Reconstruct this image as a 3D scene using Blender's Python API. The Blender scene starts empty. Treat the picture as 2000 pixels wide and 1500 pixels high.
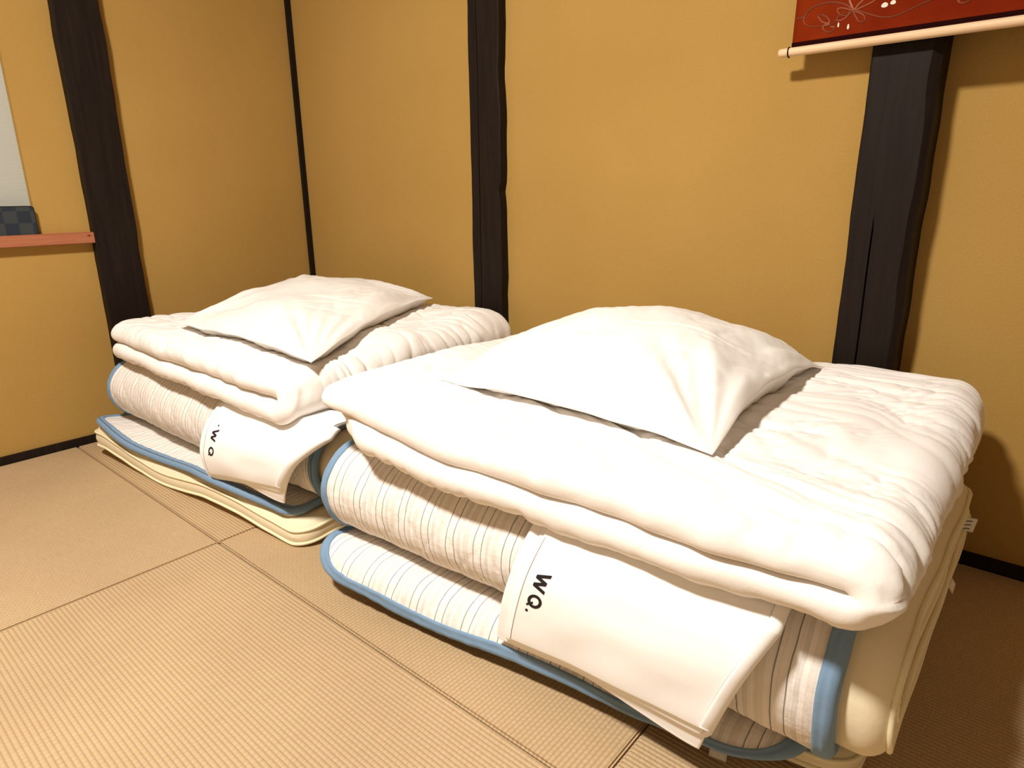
import bpy, math
import numpy as np
from mathutils import Matrix, Vector
from mathutils.bvhtree import BVHTree

# ------------------------------------------------------------------ camera
COL = bpy.context.scene.collection
CAM_R = [[0.76249228, 0.64692787, -0.00947903],
         [0.17504551, -0.22037501, -0.95958008],
         [-0.62286804, 0.73001314, -0.28127606]]      # rows: right, down, forward
F_PX = 1273.37683
cam_data = bpy.data.cameras.new('camera')
cam = bpy.data.objects.new('camera', cam_data)
COL.objects.link(cam)
cam_data.sensor_fit = 'HORIZONTAL'
cam_data.sensor_width = 36.0
cam_data.lens = F_PX / 2000.0 * 36.0
cam_data.clip_start = 0.02
r_, d_, f_ = CAM_R
cam.matrix_world = Matrix(((r_[0], -d_[0], -f_[0], 2.1996),
                           (r_[1], -d_[1], -f_[1], -1.4184),
                           (r_[2], -d_[2], -f_[2], 0.72),
                           (0, 0, 0, 1)))
bpy.context.scene.camera = cam

# ------------------------------------------------------------- world, light
world = bpy.data.worlds.new('world')
bpy.context.scene.world = world
world.use_nodes = True
world.node_tree.nodes['Background'].inputs[0].default_value = (1.0, 0.9, 0.75, 1)
world.node_tree.nodes['Background'].inputs[1].default_value = 0.05

lamp = bpy.data.lights.new('ceiling_lamp_light', 'AREA')
lamp.shape = 'DISK'
lamp.size = 0.26
lamp.energy = 54.5
lamp.color = (1.0, 0.955, 0.885)
lamp_ob = bpy.data.objects.new('ceiling_lamp_light', lamp)
lamp_ob.location = (1.42, -1.72, 2.12)
COL.objects.link(lamp_ob)

vs = bpy.context.scene.view_settings
vs.view_transform = 'Standard'
vs.look = 'None'
vs.gamma = 1.0
vs.use_curve_mapping = False
vs.exposure = 0.55


# ------------------------------------------------------------ shader helper
def srgb(r, g, b):
    def c(v):
        v /= 255.0
        return v / 12.92 if v <= 0.04045 else ((v + 0.055) / 1.055) ** 2.4
    return (c(r), c(g), c(b), 1.0)


class Mat:
    def __init__(self, name, col, rough=0.7, spec=0.3):
        self.m = bpy.data.materials.new(name)
        self.m.use_nodes = True
        self.nt = self.m.node_tree
        self.b = self.nt.nodes['Principled BSDF']
        self.b.inputs['Base Color'].default_value = col
        self.b.inputs['Roughness'].default_value = rough
        self.b.inputs['Specular IOR Level'].default_value = spec

    def n(self, typ, **kw):
        nd = self.nt.nodes.new(typ)
        for k, v in kw.items():
            setattr(nd, k, v)
        return nd

    def l(self, a, b):
        self.nt.links.new(a, b)

    def coord(self, kind='Object', scale=(1, 1, 1), rot=(0, 0, 0)):
        tc = self.n('ShaderNodeTexCoord')
        mp = self.n('ShaderNodeMapping')
        mp.inputs['Scale'].default_value = scale
        mp.inputs['Rotation'].default_value = rot
        self.l(tc.outputs[kind], mp.inputs[0])
        return mp.outputs[0]

    def noise(self, vec, scale, detail=3, rough=0.5):
        nd = self.n('ShaderNodeTexNoise')
        nd.inputs['Scale'].default_value = scale
        nd.inputs['Detail'].default_value = detail
        nd.inputs['Roughness'].default_value = rough
        self.l(vec, nd.inputs['Vector'])
        return nd.outputs[0]

    def ramp(self, fac, stops):
        nd = self.n('ShaderNodeValToRGB')
        e = nd.color_ramp.elements
        while len(e) < len(stops):
            e.new(0.5)
        for q, (p, c) in zip(e, stops):
            q.position = p
            q.color = c
        self.l(fac, nd.inputs[0])
        return nd.outputs[0]

    def math(self, op, a, b=None, c=None):
        nd = self.n('ShaderNodeMath', operation=op)
        for i, v in enumerate((a, b, c)):
            if v is None:
                continue
            if isinstance(v, (int, float)):
                nd.inputs[i].default_value = v
            else:
                self.l(v, nd.inputs[i])
        return nd.outputs[0]

    def mix(self, fac, a, b):
        nd = self.n('ShaderNodeMix', data_type='RGBA')
        for i, v in ((0, fac), (6, a), (7, b)):
            if isinstance(v, (int, float, tuple)):
                nd.inputs[i].default_value = v
            else:
                self.l(v, nd.inputs[i])
        return nd.outputs[2]

    def bump(self, h, strength=0.3, dist=0.002, prev=None):
        nd = self.n('ShaderNodeBump')
        nd.inputs['Strength'].default_value = strength
        nd.inputs['Distance'].default_value = dist
        self.l(h, nd.inputs['Height'])
        if prev:
            self.l(prev, nd.inputs['Normal'])
        return nd.outputs[0]

    def color(self, c):
        self.l(c, self.b.inputs['Base Color'])

    def normal(self, c):
        self.l(c, self.b.inputs['Normal'])


G = lambda v: (v, v, v, 1)


def mat_plaster():
    m = Mat('ochre_plaster', srgb(200, 152, 78), 0.9, 0.1)
    v = m.coord()
    big = m.noise(v, 2.2, 3)
    fine = m.noise(v, 420, 3, 0.7)
    c = m.ramp(big, [(0.3, srgb(179, 141, 75)), (0.7, srgb(186, 148, 81))])
    c2 = m.ramp(fine, [(0.3, G(0.84)), (0.7, G(1.0))])
    mx = m.n('ShaderNodeMix', data_type='RGBA', blend_type='MULTIPLY')
    mx.inputs[0].default_value = 1.0
    m.l(c, mx.inputs[6]); m.l(c2, mx.inputs[7])
    m.color(mx.outputs[2])
    m.normal(m.bump(fine, 0.35, 0.0012, m.bump(m.noise(v, 40, 3), 0.12, 0.002)))
    return m.m


def mat_dark_wood():
    m = Mat('dark_stained_wood', srgb(40, 29, 24), 0.6, 0.18)
    v = m.coord(scale=(14, 14, 0.9))
    g = m.noise(v, 5, 5, 0.6)
    m.color(m.ramp(g, [(0.3, srgb(23, 14, 9)), (0.7, srgb(35, 25, 18))]))
    # long drying cracks
    m.normal(m.bump(g, 0.35, 0.002))
    return m.m


def mat_tatami(axis):
    # ribs run along x when axis == 'x'
    m = Mat('tatami_ribs_' + axis, srgb(205, 168, 108), 0.62, 0.35)
    tc = m.n('ShaderNodeTexCoord')
    sp = m.n('ShaderNodeSeparateXYZ')
    m.l(tc.outputs['Object'], sp.inputs[0])
    across, along = (sp.outputs[1], sp.outputs[0]) if axis == 'x' else (sp.outputs[0], sp.outputs[1])
    pitch = 0.0072
    # rib profile
    rib = m.math('ABSOLUTE', m.math('SINE', m.math('MULTIPLY', across, math.pi / pitch)))
    # the rush stalks lie across the ribs
    row = m.math('FLOOR', m.math('MULTIPLY', across, 1 / pitch))
    ph = m.math('MULTIPLY', row, 0.5)
    stalk = m.math('ABSOLUTE', m.math('SINE', m.math('MULTIPLY', m.math('ADD', m.math('MULTIPLY', along, 1 / 0.0092), ph), math.pi)))
    sc = (30, 900, 1) if axis == 'x' else (900, 30, 1)
    v = m.coord(scale=(sc[1], sc[0], 1))
    st = m.noise(v, 1.0, 2)
    bigc = m.noise(m.coord(), 3.0, 3)
    base = m.ramp(bigc, [(0.3, srgb(187, 158, 122)), (0.7, srgb(198, 169, 131))])
    rc = m.ramp(rib, [(0.0, G(0.74)), (0.4, G(0.94)), (1.0, G(1.0))])
    sc2 = m.ramp(stalk, [(0.0, G(0.90)), (0.5, G(1.0))])
    tint = m.ramp(st, [(0.3, (0.86, 0.84, 0.78, 1)), (0.7, (1.0, 1.0, 0.98, 1))])
    cur = base
    for o in (rc, sc2, tint):
        mx = m.n('ShaderNodeMix', data_type='RGBA', blend_type='MULTIPLY')
        mx.inputs[0].default_value = 1.0
        m.l(cur, mx.inputs[6]); m.l(o, mx.inputs[7])
        cur = mx.outputs[2]
    m.color(cur)
    h = m.math('ADD', rib, m.math('MULTIPLY', stalk, 0.25))
    m.normal(m.bump(h, 0.8, 0.0013))
    return m.m


def mat_cotton(name, col, weave=900, rough=0.85, wr=0.35):
    m = Mat(name, col, rough, 0.15)
    v = m.coord()
    w = m.noise(v, weave, 2)
    s = m.noise(v, 26, 4, 0.55)
    m.normal(m.bump(w, 0.08, 0.0006, m.bump(s, wr, 0.004)))
    m.b.inputs['Sheen Weight'].default_value = 0.08
    return m.m


def mat_pad():
    # UV: x = metres across the stripes, y = metres along them
    m = Mat('striped_quilted_cotton', srgb(238, 230, 222), 0.9, 0.1)
    tc = m.n('ShaderNodeTexCoord')
    sp = m.n('ShaderNodeSeparateXYZ')
    m.l(tc.outputs['UV'], sp.inputs[0])
    u, v = sp.outputs[0], sp.outputs[1]
    wob = m.n('ShaderNodeTexNoise'); wob.inputs['Scale'].default_value = 30
    m.l(tc.outputs['UV'], wob.inputs['Vector'])
    u = m.math('ADD', u, m.math('MULTIPLY', m.math('SUBTRACT', wob.outputs[0], 0.5), 0.003))

    def line(period, off, width):
        fr = m.math('FRACT', m.math('ADD', m.math('MULTIPLY', u, 1 / period), off))
        d = m.math('ABSOLUTE', m.math('SUBTRACT', fr, 0.5))
        return m.math('LESS_THAN', d, width / period / 2)
    base = srgb(236, 229, 222)
    c = m.mix(m.math('MULTIPLY', line(0.056, 0.10, 0.010), 0.40), base, srgb(206, 196, 182))
    c = m.mix(m.math('MULTIPLY', line(0.056, 0.36, 0.006), 0.5), c, srgb(196, 192, 186))
    c = m.mix(m.math('MULTIPLY', line(0.0075, 0.2, 0.0022), 0.16), c, srgb(190, 184, 176))
    c = m.mix(m.math('MULTIPLY', line(0.056, 0.55, 0.0016), 0.85), c, srgb(112, 114, 106))
    c = m.mix(m.math('MULTIPLY', line(0.056, 0.83, 0.0016), 0.85), c, srgb(112, 114, 106))
    m.color(c)
    mp = m.n('ShaderNodeMapping'); mp.inputs['Scale'].default_value = (400, 60, 1)
    m.l(tc.outputs['UV'], mp.inputs[0])
    puck = m.noise(mp.outputs[0], 1.0, 3)
    mp2 = m.n('ShaderNodeMapping'); mp2.inputs['Scale'].default_value = (45, 90, 1)
    m.l(tc.outputs['UV'], mp2.inputs[0])
    puck2 = m.noise(mp2.outputs[0], 1.0, 3)
    m.normal(m.bump(puck, 0.5, 0.0012, m.bump(puck2, 0.45, 0.003)))
    return m.m


PLASTER = mat_plaster()
DARK = mat_dark_wood()
TAT = {'x': mat_tatami('x'), 'y': mat_tatami('y')}
WHITE = mat_cotton('white_cotton', srgb(240, 234, 228))
PILLOW_M = mat_cotton('white_pillowcase', srgb(236, 231, 224), 1100, 0.85, 0.28)
SHEET_M = mat_cotton('white_folded_cover', srgb(249, 248, 247), 1200, 0.85, 0.10)
CREAM = mat_cotton('cream_mattress_ticking', srgb(232, 218, 186), 900, 0.8, 0.25)
PIPING_M = mat_cotton('cream_piping', srgb(236, 226, 190), 900, 0.8, 0.1)
BLUE = mat_cotton('blue_binding', srgb(120, 147, 174), 700, 0.85, 0.3)
PAD_M = mat_pad()
TAG_M = mat_cotton('white_tag', srgb(232, 226, 216), 900, 0.7, 0.1)
INK = Mat('black_print', srgb(38, 32, 34), 0.7, 0.2).m
GREY_INK = Mat('grey_print', srgb(120, 114, 108), 0.7, 0.2).m
CEIL_M = Mat('pale_ceiling_board', srgb(140, 116, 90), 0.8, 0.2).m


# ------------------------------------------------------------- mesh helpers
def link(ob, parent=None, **props):
    COL.objects.link(ob)
    if parent is not None:
        ob.parent = parent
    for k, v in props.items():
        ob[k] = v
    return ob


def empty(name, loc, **props):
    o = bpy.data.objects.new(name, None)
    o.location = loc
    o.empty_display_size = 0.05
    link(o, None, **props)
    bpy.context.view_layer.update()
    return o


def mesh_ob(name, verts, faces, mat, parent=None, smooth=True, uv=None, **props):
    """verts Nx3 in world metres; re-expressed in the parent's frame"""
    verts = np.asarray(verts, dtype=np.float64)
    if parent is not None:
        q = parent
        while q is not None:
            verts = verts - np.array(q.location)
            q = q.parent
    me = bpy.data.meshes.new(name)
    if isinstance(faces, np.ndarray):
        nf = len(faces); k = faces.shape[1]
        me.vertices.add(len(verts)); me.vertices.foreach_set('co', verts.astype(np.float32).ravel())
        me.loops.add(nf * k); me.loops.foreach_set('vertex_index', faces.astype(np.int32).ravel())
        me.polygons.add(nf)
        me.polygons.foreach_set('loop_start', np.arange(0, nf * k, k, dtype=np.int32))
        me.update(calc_edges=True)
    else:
        me.from_pydata([tuple(v) for v in verts], [], faces)
    if uv is not None:
        lay = me.uv_layers.new(name='UVMap')
        idx = np.zeros(len(me.loops), dtype=np.int32)
        me.loops.foreach_get('vertex_index', idx)
        lay.data.foreach_set('uv', uv[idx].astype(np.float32).ravel())
    me.materials.append(mat)
    if smooth:
        me.polygons.foreach_set('use_smooth', np.ones(len(me.polygons), dtype=bool))
    me.validate()
    ob = bpy.data.objects.new(name, me)
    return link(ob, parent, **props)


def box_geo(x0, x1, y0, y1, z0, z1, bev=0.0):
    import bmesh
    bm = bmesh.new()
    bmesh.ops.create_cube(bm, size=1.0)
    for v in bm.verts:
        v.co = ((x0 + x1) / 2 + v.co.x * (x1 - x0), (y0 + y1) / 2 + v.co.y * (y1 - y0), (z0 + z1) / 2 + v.co.z * (z1 - z0))
    if bev > 0:
        bmesh.ops.bevel(bm, geom=bm.edges[:], offset=bev, segments=2, affect='EDGES')
    vs_ = [tuple(v.co) for v in bm.verts]
    bm.verts.index_update()
    fs = [[v.index for v in f.verts] for f in bm.faces]
    bm.free()
    return vs_, fs


def box(name, b, mat, parent=None, bev=0.0, **props):
    v, f = box_geo(*b, bev=bev)
    return mesh_ob(name, v, f, mat, parent, smooth=False, **props)


# ---- numpy gradient noise ------------------------------------------------
_rng = np.random.RandomState(7)
_perm = _rng.permutation(256)
_ang = _rng.rand(256) * 2 * math.pi


def pn(x, y, seed=0):
    x = np.asarray(x, float) + seed * 17.31; y = np.asarray(y, float) + seed * 9.77
    xi = np.floor(x).astype(int); yi = np.floor(y).astype(int)
    xf = x - xi; yf = y - yi

    def g(ix, iy, dx, dy):
        a = _ang[_perm[(_perm[ix & 255] + iy) & 255]]
        return np.cos(a) * dx + np.sin(a) * dy
    u = xf * xf * xf * (xf * (xf * 6 - 15) + 10); v = yf * yf * yf * (yf * (yf * 6 - 15) + 10)
    n00 = g(xi, yi, xf, yf); n10 = g(xi + 1, yi, xf - 1, yf)
    n01 = g(xi, yi + 1, xf, yf - 1); n11 = g(xi + 1, yi + 1, xf - 1, yf - 1)
    return ((n00 * (1 - u) + n10 * u) * (1 - v) + (n01 * (1 - u) + n11 * u) * v) * 1.5


def fbm(x, y, seed=0, o=3):
    s = 0; a = 1.0
    for i in range(o):
        s = s + a * pn(x * 2 ** i, y * 2 ** i, seed + i * 3); a *= 0.5
    return s


def sstep(a, b, x):
    t = np.clip((x - a) / (b - a), 0, 1)
    return t * t * (3 - 2 * t)


def lerp(a, b, t):
    return a + (b - a) * t


class Quad:
    """bilinear footprint, metres in, world XY out"""
    def __init__(self, fl, fr, br, bl, w, d):
        self.c = [np.array(p, float) for p in (fl, fr, br, bl)]
        self.w, self.d = w, d

    def __call__(self, a, b):
        u = (a / self.w)[..., None]; v = (b / self.d)[..., None]
        fl, fr, br, bl = self.c
        return (fl * (1 - u) + fr * u) * (1 - v) + (bl * (1 - u) + br * u) * v


class Sweep:
    """A sheet that follows a path (b, z) and spans a across it.
    pos(s, a, n): s metres along the path, a across, n metres off the mid-surface"""
    def __init__(self, pts, mapper):
        P = np.array(pts, float)
        d = np.r_[0, np.cumsum(np.hypot(*np.diff(P, axis=0).T))]
        n = 1600
        s = np.linspace(0, d[-1], n)
        X = np.interp(s, d, P[:, 0]); Z = np.interp(s, d, P[:, 1])
        self.L = d[-1]
        tx = np.gradient(X, s); tz = np.gradient(Z, s)
        k = np.ones(15) / 15
        pad = lambda q: np.convolve(np.r_[[q[0]] * 7, q, [q[-1]] * 7], k, 'valid')
        tx, tz = pad(tx), pad(tz)
        ln = np.hypot(tx, tz)
        self.s, self.X, self.Z, self.tx, self.tz = s, X, Z, tx / ln, tz / ln
        self.mapper = mapper

    def pos(self, s, a, n):
        sc = np.clip(s, 0, self.L)
        ex = s - sc
        X = np.interp(sc, self.s, self.X); Z = np.interp(sc, self.s, self.Z)
        tx = np.interp(sc, self.s, self.tx); tz = np.interp(sc, self.s, self.tz)
        X = X + tx * ex - tz * n
        Z = Z + tz * ex + tx * n
        return self.mapper(X, a, Z, s)


def arc(cx, cz, r, a0, a1, n=24):
    t = np.radians(np.linspace(a0, a1, n))
    return [(cx + r * math.cos(q), cz + r * math.sin(q)) for q in t]


def edge_grid(lo, hi, n, e):
    """coordinates from lo to hi, packed densely within e of each end"""
    k = 9
    c = np.sin(np.linspace(0, math.pi / 2, k))[::1]
    left = lo + e * (1 - np.cos(np.linspace(0, math.pi / 2, k)))
    mid = np.linspace(lo + e, hi - e, n)[1:-1]
    right = hi - e * (1 - np.cos(np.linspace(math.pi / 2, 0, k)))
    return np.r_[left, mid, right]


def slab(sw, s0, s1, a0, a1, T, er, ns, na, R=0.0, disp=None, off=0.0, pw=0.5):
    """closed cushion-like sheet on a Sweep; T = half thickness, er = edge roundness"""
    S = edge_grid(s0, s1, ns, er); A = edge_grid(0, 1, na, er / (a1 - a0))
    SS, AA = np.meshgrid(S, A, indexing='ij')
    ds = np.minimum(SS - s0, s1 - SS)
    if R > 0:
        q = np.clip(R - ds, 0, R)
        ins = R - np.sqrt(np.maximum(R * R - q * q, 0))
    else:
        ins = 0 * ds
    AW = a0 + ins + AA * (a1 - a0 - 2 * ins)
    da = np.minimum(AW - a0 - ins, a1 - ins - AW)
    dd = np.minimum(ds, da)
    pa = np.clip(1 - ds / er, 0, 1); pb = np.clip(1 - da / er, 0, 1)
    prof = np.maximum(1 - pa * pa, 0) ** pw * np.maximum(1 - pb * pb, 0) ** pw
    TT = T(SS, AW) if callable(T) else T
    top = off + TT * prof; bot = off - TT * prof
    if disp is not None:
        top = top + disp(SS, AW, 1) * prof; bot = bot - disp(SS, AW, -1) * prof
    vt = sw.pos(SS, AW, top); vb = sw.pos(SS, AW, bot)
    n0, n1 = SS.shape
    it = np.arange(n0 * n1).reshape(n0, n1)
    ib = it + n0 * n1
    rim = np.zeros((n0, n1), bool); rim[0] = rim[-1] = True; rim[:, 0] = rim[:, -1] = True
    ibm = np.where(rim, it, ib)
    q = lambda I: np.stack([I[:-1, :-1], I[1:, :-1], I[1:, 1:], I[:-1, 1:]], -1).reshape(-1, 4)
    faces = np.vstack([q(it)[:, ::-1], q(ibm)])
    verts = np.vstack([vt.reshape(-1, 3), vb.reshape(-1, 3)])
    uv = np.stack([AW, SS], -1).reshape(-1, 2); uv = np.vstack([uv, uv])
    used = np.unique(faces)
    remap = -np.ones(len(verts), int); remap[used] = np.arange(len(used))
    return verts[used], remap[faces], uv[used]


def rim_loop(s0, s1, a0, a1, R, inset, n=700):
    """closed loop of (s, a), following the rounded outline, moved in by inset"""
    R = max(R, 0.012)
    s0, s1, a0, a1 = s0 + inset, s1 - inset, a0 + inset, a1 - inset
    R = max(R - inset, 0.004)
    pts = []
    for cs, ca, t0 in ((s0 + R, a0 + R, 180), (s1 - R, a0 + R, 270), (s1 - R, a1 - R, 0), (s0 + R, a1 - R, 90)):
        for t in np.radians(np.linspace(t0, t0 + 90, 16)):
            pts.append((cs + R * math.cos(t), ca + R * math.sin(t)))
    pts.append(pts[0])
    P = np.array(pts)
    return P


def resample(P, n):
    d = np.r_[0, np.cumsum(np.hypot(*np.diff(P, axis=0).T))]
    t = np.linspace(0, d[-1], n, endpoint=False)
    return np.stack([np.interp(t, d, P[:, i]) for i in range(P.shape[1])], -1)


def ring_mesh(loops):
    """loops: list of (n,3) arrays forming a closed cross profile round a closed loop"""
    k = len(loops); n = len(loops[0])
    V = np.vstack(loops)
    I = np.arange(k * n).reshape(k, n)
    J = np.roll(I, -1, 0)
    F = np.stack([I, J, np.roll(J, -1, 1), np.roll(I, -1, 1)], -1).reshape(-1, 4)
    return V, F


def binding(sw, s0, s1, a0, a1, R, w, T, er, off, lift=0.0018, n=900, disp=None):
    """cloth tape folded over the rim of a slab"""
    up_ = [w, w * 0.97, w * 0.85, w * 0.72, w * 0.6, w * 0.48, w * 0.36, 0.0065, 0.004, 0.0015]
    prof = [(q, 1) for q in up_] + [(-0.0022, 0)] + [(q, -1) for q in up_[::-1]]
    loops = []
    base = rim_loop(s0, s1, a0, a1, R, 0.0)
    bn = resample(base, n)
    # inward direction by comparing with an inset loop of equal parametrisation
    tang = np.roll(bn, -1, 0) - np.roll(bn, 1, 0)
    nin = np.stack([-tang[:, 1], tang[:, 0]], -1)
    nin /= np.linalg.norm(nin, axis=1)[:, None]
    cen = np.array([(s0 + s1) / 2, (a0 + a1) / 2])
    if ((cen - bn) * nin).sum() < 0:
        nin = -nin
    per = np.arange(n)
    wv = 1 + 0.10 * pn(per * 0.05, per * 0 + 3.3, 5)
    for j, (ins, sg) in enumerate(prof):
        p = bn + nin * (ins * (wv[:, None] if ins > 0.01 else 1))
        x = np.clip(1 - max(ins, 0) / er, 0, 1)
        h = T * math.sqrt(max(1 - x * x, 0))
        l = (lift if sg >= 0 else 0.0004) if 0 < j < len(prof) - 1 else -0.001
        puck = 0.0012 * pn(per * 0.35, per * 0 + ins * 90, 2)
        stitch = -0.0012 if abs(ins - w * 0.6) < 1e-6 else 0.0
        nn = off + sg * (h + l + puck + stitch)
        if disp is not None and sg != 0:
            nn = nn + sg * np.maximum(disp(p[:, 0], p[:, 1], sg), -.001) * (1 - x)
        loops.append(sw.pos(p[:, 0], p[:, 1], nn))
    return ring_mesh(loops)


def tube(P, r, closed=False, k=8, flat=1.0):
    P = np.asarray(P, float)
    n = len(P)
    if closed:
        t = np.roll(P, -1, 0) - np.roll(P, 1, 0)
    else:
        t = np.gradient(P, axis=0)
    t /= np.maximum(np.linalg.norm(t, axis=1), 1e-9)[:, None]
    up = np.tile(np.array([0.13, 0.21, 0.97]), (n, 1))
    s = np.cross(t, up); s /= np.linalg.norm(s, axis=1)[:, None]
    u = np.cross(s, t)
    loops = []
    rr = r if np.ndim(r) else np.full(n, r)
    for j in range(k):
        q = 2 * math.pi * j / k
        loops.append(P + (s * math.cos(q) + u * math.sin(q) * flat) * rr[:, None])
    if closed:
        return ring_mesh(loops)
    V = np.vstack(loops)
    I = np.arange(k * n).reshape(k, n); J = np.roll(I, -1, 0)
    F = np.stack([I[:, :-1], I[:, 1:], J[:, 1:], J[:, :-1]], -1).reshape(-1, 4).tolist()
    F.append([int(i) for i in I[:, 0]]); F.append([int(i) for i in I[::-1, -1]])
    return V, F


def patch(G_, th, name, mat, parent=None, **props):
    """open grid of points made into a thin closed sheet of thickness th"""
    du = np.gradient(G_, axis=0); dv = np.gradient(G_, axis=1)
    N = np.cross(du, dv); N /= np.maximum(np.linalg.norm(N, axis=2), 1e-12)[..., None]
    n0, n1 = G_.shape[:2]
    V = np.vstack([(G_ + N * th / 2).reshape(-1, 3), (G_ - N * th / 2).reshape(-1, 3)])
    it = np.arange(n0 * n1).reshape(n0, n1); ib = it + n0 * n1
    q = lambda I: np.stack([I[:-1, :-1], I[1:, :-1], I[1:, 1:], I[:-1, 1:]], -1).reshape(-1, 4)
    fs = [q(it), q(ib)[:, ::-1]]
    for e in (np.s_[0, :], np.s_[-1, :], np.s_[:, 0], np.s_[:, -1]):
        A, B = it[e], ib[e]
        fs.append(np.stack([A[:-1], A[1:], B[1:], B[:-1]], -1))
    return mesh_ob(name, V, np.vstack(fs), mat, parent, **props)


# =================================================================== ROOM
XR, YF, ZC = 2.72, -3.10, 2.30
Y2 = 0.05                                   # the wall bay right of the post sits deeper
S = dict(kind='structure')
floor = box('floor', (0, XR, YF, Y2 + 0.1, -0.12, -0.055), DARK, **S)


def mat_piece(x0, x1, y0, y1, ax):
    g = 0.0012
    v, f = box_geo(x0 + g, x1 - g, y0 + g, y1 - g, -0.055, 0.0, bev=0.003)
    mesh_ob('tatami_mat', v, f, TAT[ax], floor, smooth=False)


xs = [0.012, 0.896, 1.857, XR]
ys = [Y2 - 0.012, -0.874, -1.754, -2.634, YF]
for i in range(3):
    for j in range(4):
        y1 = ys[j] if not (j == 0 and i < 2) else -0.012
        mat_piece(xs[i], xs[i + 1], ys[j + 1], y1, 'x' if (i + j) % 2 == 0 else 'y')


def quads(name, rects, mat, thick_dir, **props):
    V, Fc = [], []
    for r in rects:
        v, f = box_geo(*r)
        o = len(V); V += v; Fc += [[i + o for i in q] for q in f]
    return mesh_ob(name, V, Fc, mat, None, smooth=False, **props)


wy0, wy1, wz0, wz1 = -1.75, -0.856, 0.624, 1.75
quads('wall_left', [(-0.1, 0, wy1, 0.12, -0.06, ZC), (-0.1, 0, wy0, wy1, -0.06, wz0), (-0.1, 0, wy0, wy1, wz1, ZC), (-0.1, 0, YF, wy0, -0.06, ZC)], PLASTER, 0, **S)
quads('wall_back', [(0, 1.87, 0, 0.12, -0.06, ZC), (1.87, XR, Y2, 0.12, -0.06, ZC)], PLASTER, 0, **S)
FUSUMA = Mat('muted_paper_wall', srgb(150, 136, 116), 0.9, 0.1).m
box('wall_right', (XR, XR + 0.1, YF, 0.12, -0.06, ZC), FUSUMA, **S)
box('wall_front', (0, XR, YF - 0.1, YF, -0.06, ZC), FUSUMA, **S)
box('ceiling', (-0.1, XR + 0.1, YF - 0.1, 0.12, ZC, ZC + 0.06), CEIL_M, **S)

# paper window above the shelf
paper = Mat('white_window_paper', srgb(178, 178, 168), 0.9, 0.1)
paper.normal(paper.bump(paper.noise(paper.coord(scale=(1, 3, 60)), 6, 3), 0.25, 0.002))
win = box('window_1', (-0.03, -0.022, wy0, wy1, wz0, wz1), paper.m, **S)

# ---- dark posts with chamfered, uneven right arris and a drying crack


def post(name, wall, c0, c1, depth, chamfer, base, label, seed, crack=None):
    """wall 'back': spans x c0..c1 out to y=-depth; 'left': spans y c0..c1 out to x=depth"""
    nz = 90
    Z = np.linspace(0.0, ZC, nz)
    wav = lambda k, a: a * fbm(Z * 7 + k, Z * 0 + k, seed, 3)
    nick = np.zeros(nz)
    for z0, am in ((0.72, .006), (1.02, .004), (0.45, .003)):
        nick += am * np.exp(-((Z - z0) / .02) ** 2)
    outl = []
    lo = c0 + wav(1, .0022); hi = c1 + wav(2, .0026) - nick * (seed % 2)
    ch = chamfer * (1 + 0.5 * pn(Z * 6, Z * 0, seed + 9))
    d = depth
    prof = [(lo, base + 0 * Z), (lo, d - .003 + 0 * Z), (lo + .003, d + 0 * Z)]
    if crack:
        cx = crack[0] + .004 * pn(Z * 3, Z * 0, seed + 4)
        dep = crack[1] * sstep(crack[2], crack[2] + .06, Z) * (1 - sstep(crack[3] - .06, crack[3], Z))
        prof += [(cx - .0016, d + 0 * Z), (cx, d - dep), (cx + .0016, d + 0 * Z)]
    prof += [(hi - ch, d + 0 * Z), (hi, d - ch * 0.8), (hi, base + 0 * Z)]
    loops = []
    for c, dd in prof:
        if wall == 'back':
            loops.append(np.stack([c, -dd, Z], -1))
        else:
            loops.append(np.stack([dd, c, Z], -1))
    V = np.vstack(loops); k = len(loops)
    I = np.arange(k * nz).reshape(k, nz); J = np.roll(I, -1, 0)
    F = np.stack([I[:, :-1], I[:, 1:], J[:, 1:], J[:, :-1]], -1).reshape(-1, 4)
    if wall == 'left':
        F = F[:, ::-1]
    F = F[:, ::-1].tolist()
    F += [[int(i) for i in I[:, 0]], [int(i) for i in I[::-1, -1]]]
    return mesh_ob(name, V, F, DARK, None, smooth=False, label=label, **S)


post('trim_1', 'left', -0.729, -0.612, 0.03, 0.003, -0.01, 'dark wooden post on the left wall beside the wooden shelf', 2)
post('trim_2', 'back', 0.870, 0.979, 0.03, 0.003, -0.01, 'dark cracked wooden post in the middle of the back wall', 3, (0.902, .008, 0.35, 1.6))
post('trim_3', 'back', 1.863, 1.972, 0.03, 0.012, -0.055, 'dark wooden post on the back wall under the red hanging scroll', 4, (1.905, .010, 0.0, 0.68))
box('trim_4', (0, 0.016, -0.016, 0, 0, ZC), DARK, bev=0.001, label='thin dark strip in the corner of the two walls', **S)
box('baseboard_left', (0, 0.012, YF, -0.0, -0.05, 0.022), DARK, bev=0.001, **S)
box('baseboard_back', (0.012, 1.87, -0.012, 0, -0.05, 0.022), DARK, bev=0.001, **S)
box('trim_5', (1.90, XR, Y2 - 0.012, Y2, -0.05, 0.024), DARK, bev=0.001, label='dark floor strip under the back wall right of the post', **S)

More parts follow.
